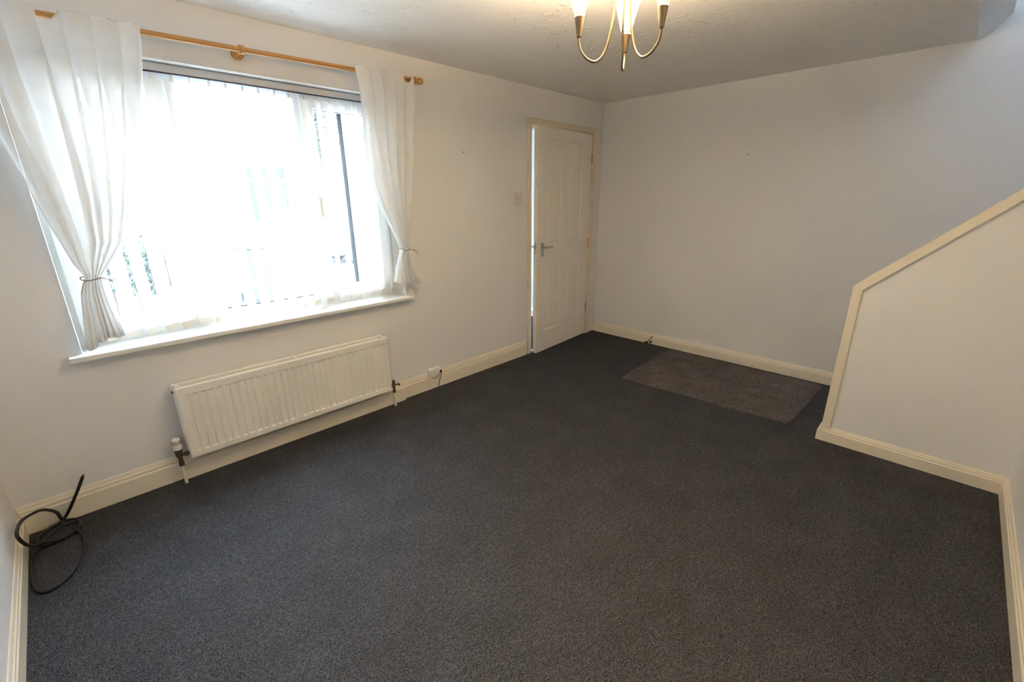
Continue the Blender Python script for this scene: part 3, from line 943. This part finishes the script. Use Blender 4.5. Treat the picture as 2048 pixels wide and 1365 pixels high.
for k in range(len(edge)):
    a, b = edge[k], edge[(k+1) % len(edge)]
    bm.faces.new((top[a[0]][a[1]], top[b[0]][b[1]], bot[b[0]][b[1]], bot[a[0]][a[1]]))
tag(link('carpet_mat', bm, m_rug), 'rectangular brownish grey carpet mat lying along the back wall at the stair foot', 'mat')

# ------------------------------------------------------------------ outside the window
GZ = -0.35
m_conc = mat('pale_concrete', (0.38, 0.375, 0.365), 0.9, var=0.12, scale=3, bump=.2, bscale=20)
m_render = mat('white_render', (0.72, 0.71, 0.68), 0.9, var=0.04, scale=4)
m_tile = mat('roof_tile', (0.40, 0.36, 0.33), 0.8, var=0.15, scale=8)
m_car = mat('pale_blue_car_paint', (0.040, 0.050, 0.062), 0.25, var=0.02, spec=.6)
m_cglass = mat('car_glass', (0.02, 0.03, 0.035), 0.08, var=0.02)
m_tyre = mat('tyre_rubber', (0.03, 0.033, 0.036), 0.8, var=0.1)
m_alloy = mat('alloy_wheel', (0.7, 0.7, 0.72), 0.3, metal=.3, var=.05)
m_blue = mat('blue_board', (0.014, 0.021, 0.035), 0.5, var=0.03)
m_cyan = mat('cyan_board', (0.022, 0.05, 0.05), 0.5, var=0.03)
m_white = mat('white_board', (0.8, 0.8, 0.8), 0.5, var=0.02)
m_bin = mat('grey_bin_plastic', (0.04, 0.043, 0.047), 0.5, var=0.05)
m_leaf = mat('hedge_leaf', (0.06, 0.085, 0.06), 0.6, var=0.3, scale=5)
m_leaf2 = mat('tree_leaf', (0.045,0.048,0.036), 0.6, var=0.3, scale=5)
m_bark = mat('bark', (0.06, 0.05, 0.04), 0.9, var=0.2, scale=12)

struct('ground', bx(-40, 2.2, GZ-.2, 40, 60, GZ), m_conc)
struct('ground', bx(-40, .28, GZ-.2, -1.75, 2.2, GZ), m_conc)

hs = empty('house', (-2, 17, GZ)); tag(hs, 'white rendered house across the street seen through the blind', 'house')
hw = wall_slab('y', 17, 17.3, [-9, -7, -5.6, -3.2, -1.8, .8, 1.8, 3.4, 5, 7], [GZ, GZ+.9, GZ+2.1, GZ+3.3, GZ+4.4, GZ+5.4],
               lambda i, j: not (i in (1, 3, 7) and j in (1, 3)) and not (i == 5 and j in (0, 1)))
child(link('front_wall', hw, m_render), hs)
for xa, xb in ((-7, -5.6), (-3.2, -1.8), (3.4, 5)):
    for za, zb in ((GZ+.9, GZ+2.1), (GZ+3.3, GZ+4.4)):
        f = child(link('house_window', wall_slab('y', 17.08, 17.14, [xa, xa+.07, (xa+xb)/2-.035, (xa+xb)/2+.035, xb-.07, xb], [za, za+.07, zb-.07, zb], lambda i, j: not (i in (1, 3) and j == 1)), m_upvc), hs)
        link('curtained_pane', bx(xa+.05, 17.10, za+.05, xb-.05, 17.12, zb-.05), m_white, f)
child(link('house_door', bx(.82, 17.1, GZ+.02, 1.78, 17.16, GZ+2.08, .01), m_white), hs)
rb = prism([(16.6, GZ+5.3), (21, GZ+8.4), (25.4, GZ+5.3), (25.4, GZ+5.15), (21, GZ+8.25), (16.6, GZ+5.15)], -9.4, 7.4, 'x')
child(link('roof', rb, m_tile), hs)
child(link('side_wall', bx(-9, 17.3, GZ, -8.7, 24.8, GZ+5.3), m_render), hs)
child(link('side_wall', bx(6.7, 17.3, GZ, 7, 24.8, GZ+5.3), m_render), hs)

# parked car, nose to the left
car = empty('parked_car', (3.3, 10.4, GZ)); tag(car, 'pale blue parked car seen low through the right-hand window light', 'car')


def car_sec(inset, zscale, pts):
    return pts


prof = [(1.05, .32), (1.02, .55), (1.10, .70), (1.35, .80), (2.05, .92), (2.30, .96), (2.98, 1.42), (3.40, 1.49), (4.30, 1.47), (4.80, 1.36), (5.25, .98), (5.32, .60), (5.25, .32)]
bm = bmesh.new(); rows = []
for yy, ins, zs_ in ((9.62, .06, .93), (9.56, .0, 1.0), (11.2, .0, 1.0), (11.14, .06, .93)):
    row = []
    for x, z in prof:
        tum = max(0, (z-.95))*.30
        yc = yy+(tum if yy < 10.4 else -tum)
        row.append(bm.verts.new((x+(ins if x < 3 else -ins), yc, GZ+z*(1.0 if z < .5 else 1.0))))
    rows.append(row)
rows[0], rows[1] = rows[1], rows[1]
rows = [rows[1], rows[2]]
k = len(prof)
for i in range(k):
    bm.faces.new((rows[0][i], rows[0][(i+1) % k], rows[1][(i+1) % k], rows[1][i]))
bm.faces.new(rows[0]); bm.faces.new(rows[1])
bmesh.ops.delete(bm, geom=[v for v in bm.verts if not v.link_faces], context='VERTS')
bmesh.ops.bevel(bm, geom=[e for e in bm.edges if len(e.link_faces) == 2 and e.calc_face_angle(0) > .3], offset=.04, segments=2, affect='EDGES')
child(link('body', bm, m_car, smooth=False), car)
for px_ in ([(2.42, .99), (3.02, 1.38), (3.30, 1.42), (3.30, .99)], [(3.38, .99), (3.38, 1.43), (4.15, 1.42), (4.15, .99)], [(4.22, .99), (4.22, 1.41), (4.62, 1.34), (4.98, .99)]):
    bm = bmesh.new()
    f_ = [bm.verts.new((x, 9.555+max(0, z-.95)*.30, GZ+z)) for x, z in px_]; g_ = [bm.verts.new((x, 9.60+max(0, z-.95)*.30, GZ+z)) for x, z in px_]
    bm.faces.new(f_); bm.faces.new(g_[::-1])
    for i in range(4): bm.faces.new((f_[i], g_[i], g_[(i+1) % 4], f_[(i+1) % 4]))
    child(link('side_window', bm, m_cglass), car)
bm = bmesh.new(); box(bm, 1.045, 9.70, GZ+.58, 1.22, 9.98, GZ+.70, .02); child(link('headlight', bm, m_alloy), car)
bm = bmesh.new(); box(bm, 2.36, 9.40, GZ+.97, 2.52, 9.56, GZ+1.08, .02); child(link('wing_mirror', bm, m_car), car)
for wx in (2.02, 4.52):
    for wy, sg in ((9.58, -1), (11.0, 1)):
        Mw = Matrix.Translation((wx, wy, GZ+.315)) @ ori(Vector((0, sg, 0)))
        w = child(link('wheel', lathe([(.19, -.16), (.29, -.16), (.315, -.13), (.315, .0), (.30, .03), (.215, .035), (.205, .01), (.19, .0)], 28, Mw, cap=False), m_tyre), car)
        link('hub', lathe([(.0, .0), (.05, .03), (.06, .03), (.07, .01), (.20, -.02), (.205, .012), (.215, .012), (.21, -.06), (.0, -.06)], 28, Mw), m_alloy, w)
        for s in range(5):
            a = 2*PI*s/5
            bm = bmesh.new(); box(bm, .095, -.024, -.012, .185, .024, .016, M=Mw @ Matrix.Rotation(a, 4, 'Z')); link('spoke_gap', bm, m_tyre, w)

# blue and cyan board on posts
bd = empty('notice_board', (-.35, 9, GZ)); tag(bd, 'blue and cyan board on two posts outside the centre window light', 'board')
child(link('backing', bx(-.80, 9.0, .93, .30, 9.03, 2.24), m_white), bd)
child(link('blue_strip', bx(-.755, 8.992, .98, -.615, 9.0, 2.19), m_blue), bd)
child(link('cyan_panel', bx(-.46, 8.992, 1.20, .25, 9.0, 1.84), m_cyan), bd)
child(link('blue_band', bx(-.46, 8.992, 1.93, .25, 9.0, 2.16), m_blue), bd)
child(link('cross_rail', bx(-.80, 8.985, 1.86, .30, 8.995, 1.90), m_white), bd)
for cx_, cz_, r_ in ((-.30, 1.42, .10), (-.02, 1.66, .075), (.06, 1.36, .11)):
    child(link('ring_mark', lathe([(r_-.025, 0), (r_, 0), (r_, .004), (r_-.025, .004), (r_-.025, 0)], 24, Matrix.Translation((cx_, 8.991, cz_)) @ ori(Vector((0, -1, 0))), cap=False), m_white), bd)
for x in (-.72, .22):
    bm = bmesh.new(); box(bm, x-.04, 9.03, GZ, x+.04, 9.10, 2.2, .008); child(link('post', bm, m_white), bd)

# wheeled bin
wb_ = empty('wheeled_bin', (-1.68, 6.3, GZ)); tag(wb_, 'grey wheeled bin standing on the pavement below the board', 'bin')
bm = bmesh.new()
lo = [bm.verts.new(p) for p in ((-1.86, 6.05, GZ+.06), (-1.50, 6.05, GZ+.06), (-1.50, 6.45, GZ+.06), (-1.86, 6.45, GZ+.06))]
hi = [bm.verts.new(p) for p in ((-1.93, 5.98, GZ+1.0), (-1.43, 5.98, GZ+1.0), (-1.43, 6.55, GZ+1.0), (-1.93, 6.55, GZ+1.0))]
bm.faces.new(lo); bm.faces.new(hi[::-1])
for i in range(4): bm.faces.new((lo[i], lo[(i+1) % 4], hi[(i+1) % 4], hi[i]))
bmesh.ops.bevel(bm, geom=bm.edges[:], offset=.02, segments=2, affect='EDGES')
child(link('bin_body', bm, m_bin), wb_)
bm = prism([(5.95, GZ+1.0), (5.95, GZ+1.03), (6.15, GZ+1.09), (6.45, GZ+1.10), (6.62, GZ+1.04), (6.62, GZ+1.0)], -1.95, -1.41, 'x'); child(link('lid', bm, m_bin), wb_)
child(link('handle', tube([(-1.90, 6.62, GZ+1.0), (-1.90, 6.70, GZ+1.0), (-1.46, 6.70, GZ+1.0), (-1.46, 6.62, GZ+1.0)], .015, 8), m_bin), wb_)
for x in (-1.94, -1.46):
    child(link('wheel', lathe([(.0, 0), (.10, 0), (.10, .04), (.0, .04)], 18, Matrix.Translation((x, 6.52, GZ+.10)) @ ori(Vector((1, 0, 0)))), m_tyre), wb_)


def foliage(name, parent, m, n, centre, rad, size, seed, kind='stuff'):
    rnd = random.Random(seed); bm = bmesh.new()
    for _ in range(n):
        v = Vector((rnd.gauss(0, 1), rnd.gauss(0, 1), rnd.gauss(0, 1))).normalized()*rnd.random()**.4
        c = Vector(centre)+Vector((v.x*rad[0], v.y*rad[1], v.z*rad[2]))
        a = Vector((rnd.uniform(-1, 1), rnd.uniform(-1, 1), rnd.uniform(-1, 1))).normalized(); b = a.orthogonal().normalized()
        s = size*rnd.uniform(.6, 1.3)
        bm.faces.new([bm.verts.new(c+a*s), bm.verts.new(c+b*s*.55), bm.verts.new(c-a*s), bm.verts.new(c-b*s*.55)])
    o = link(name, bm, m, recalc=False); o['kind'] = kind
    return child(o, parent)


hd = empty('hedge', (-3.1, 6.4, GZ)); tag(hd, 'low green hedge outside the left-hand window light', 'hedge')
foliage('foliage', hd, m_leaf, 2600, (-3.1, 6.4, GZ+.85), (.9, .28, .52), .045, 2)
for i in range(5):
    child(link('stem', tube([(-3.7+.3*i, 6.4, GZ), (-3.68+.3*i, 6.42, GZ+.35), (-3.72+.31*i, 6.38, GZ+.8)], .02, 6), m_bark), hd)
tr = empty('street_tree', (2.9, 13, GZ)); tag(tr, 'thin leafy tree behind the parked car', 'tree')
child(link('trunk', tube(catmull([(2.9, 13, GZ), (2.93, 13, 1.5), (2.85, 13.05, 3.2), (2.95, 13, 4.6)], 5), .09, 10, radii=None), m_bark, smooth=True), tr)
foliage('foliage', tr, m_leaf2, 1500, (2.8, 13, 4.1), (1.0, .9, 1.3), .075, 4)
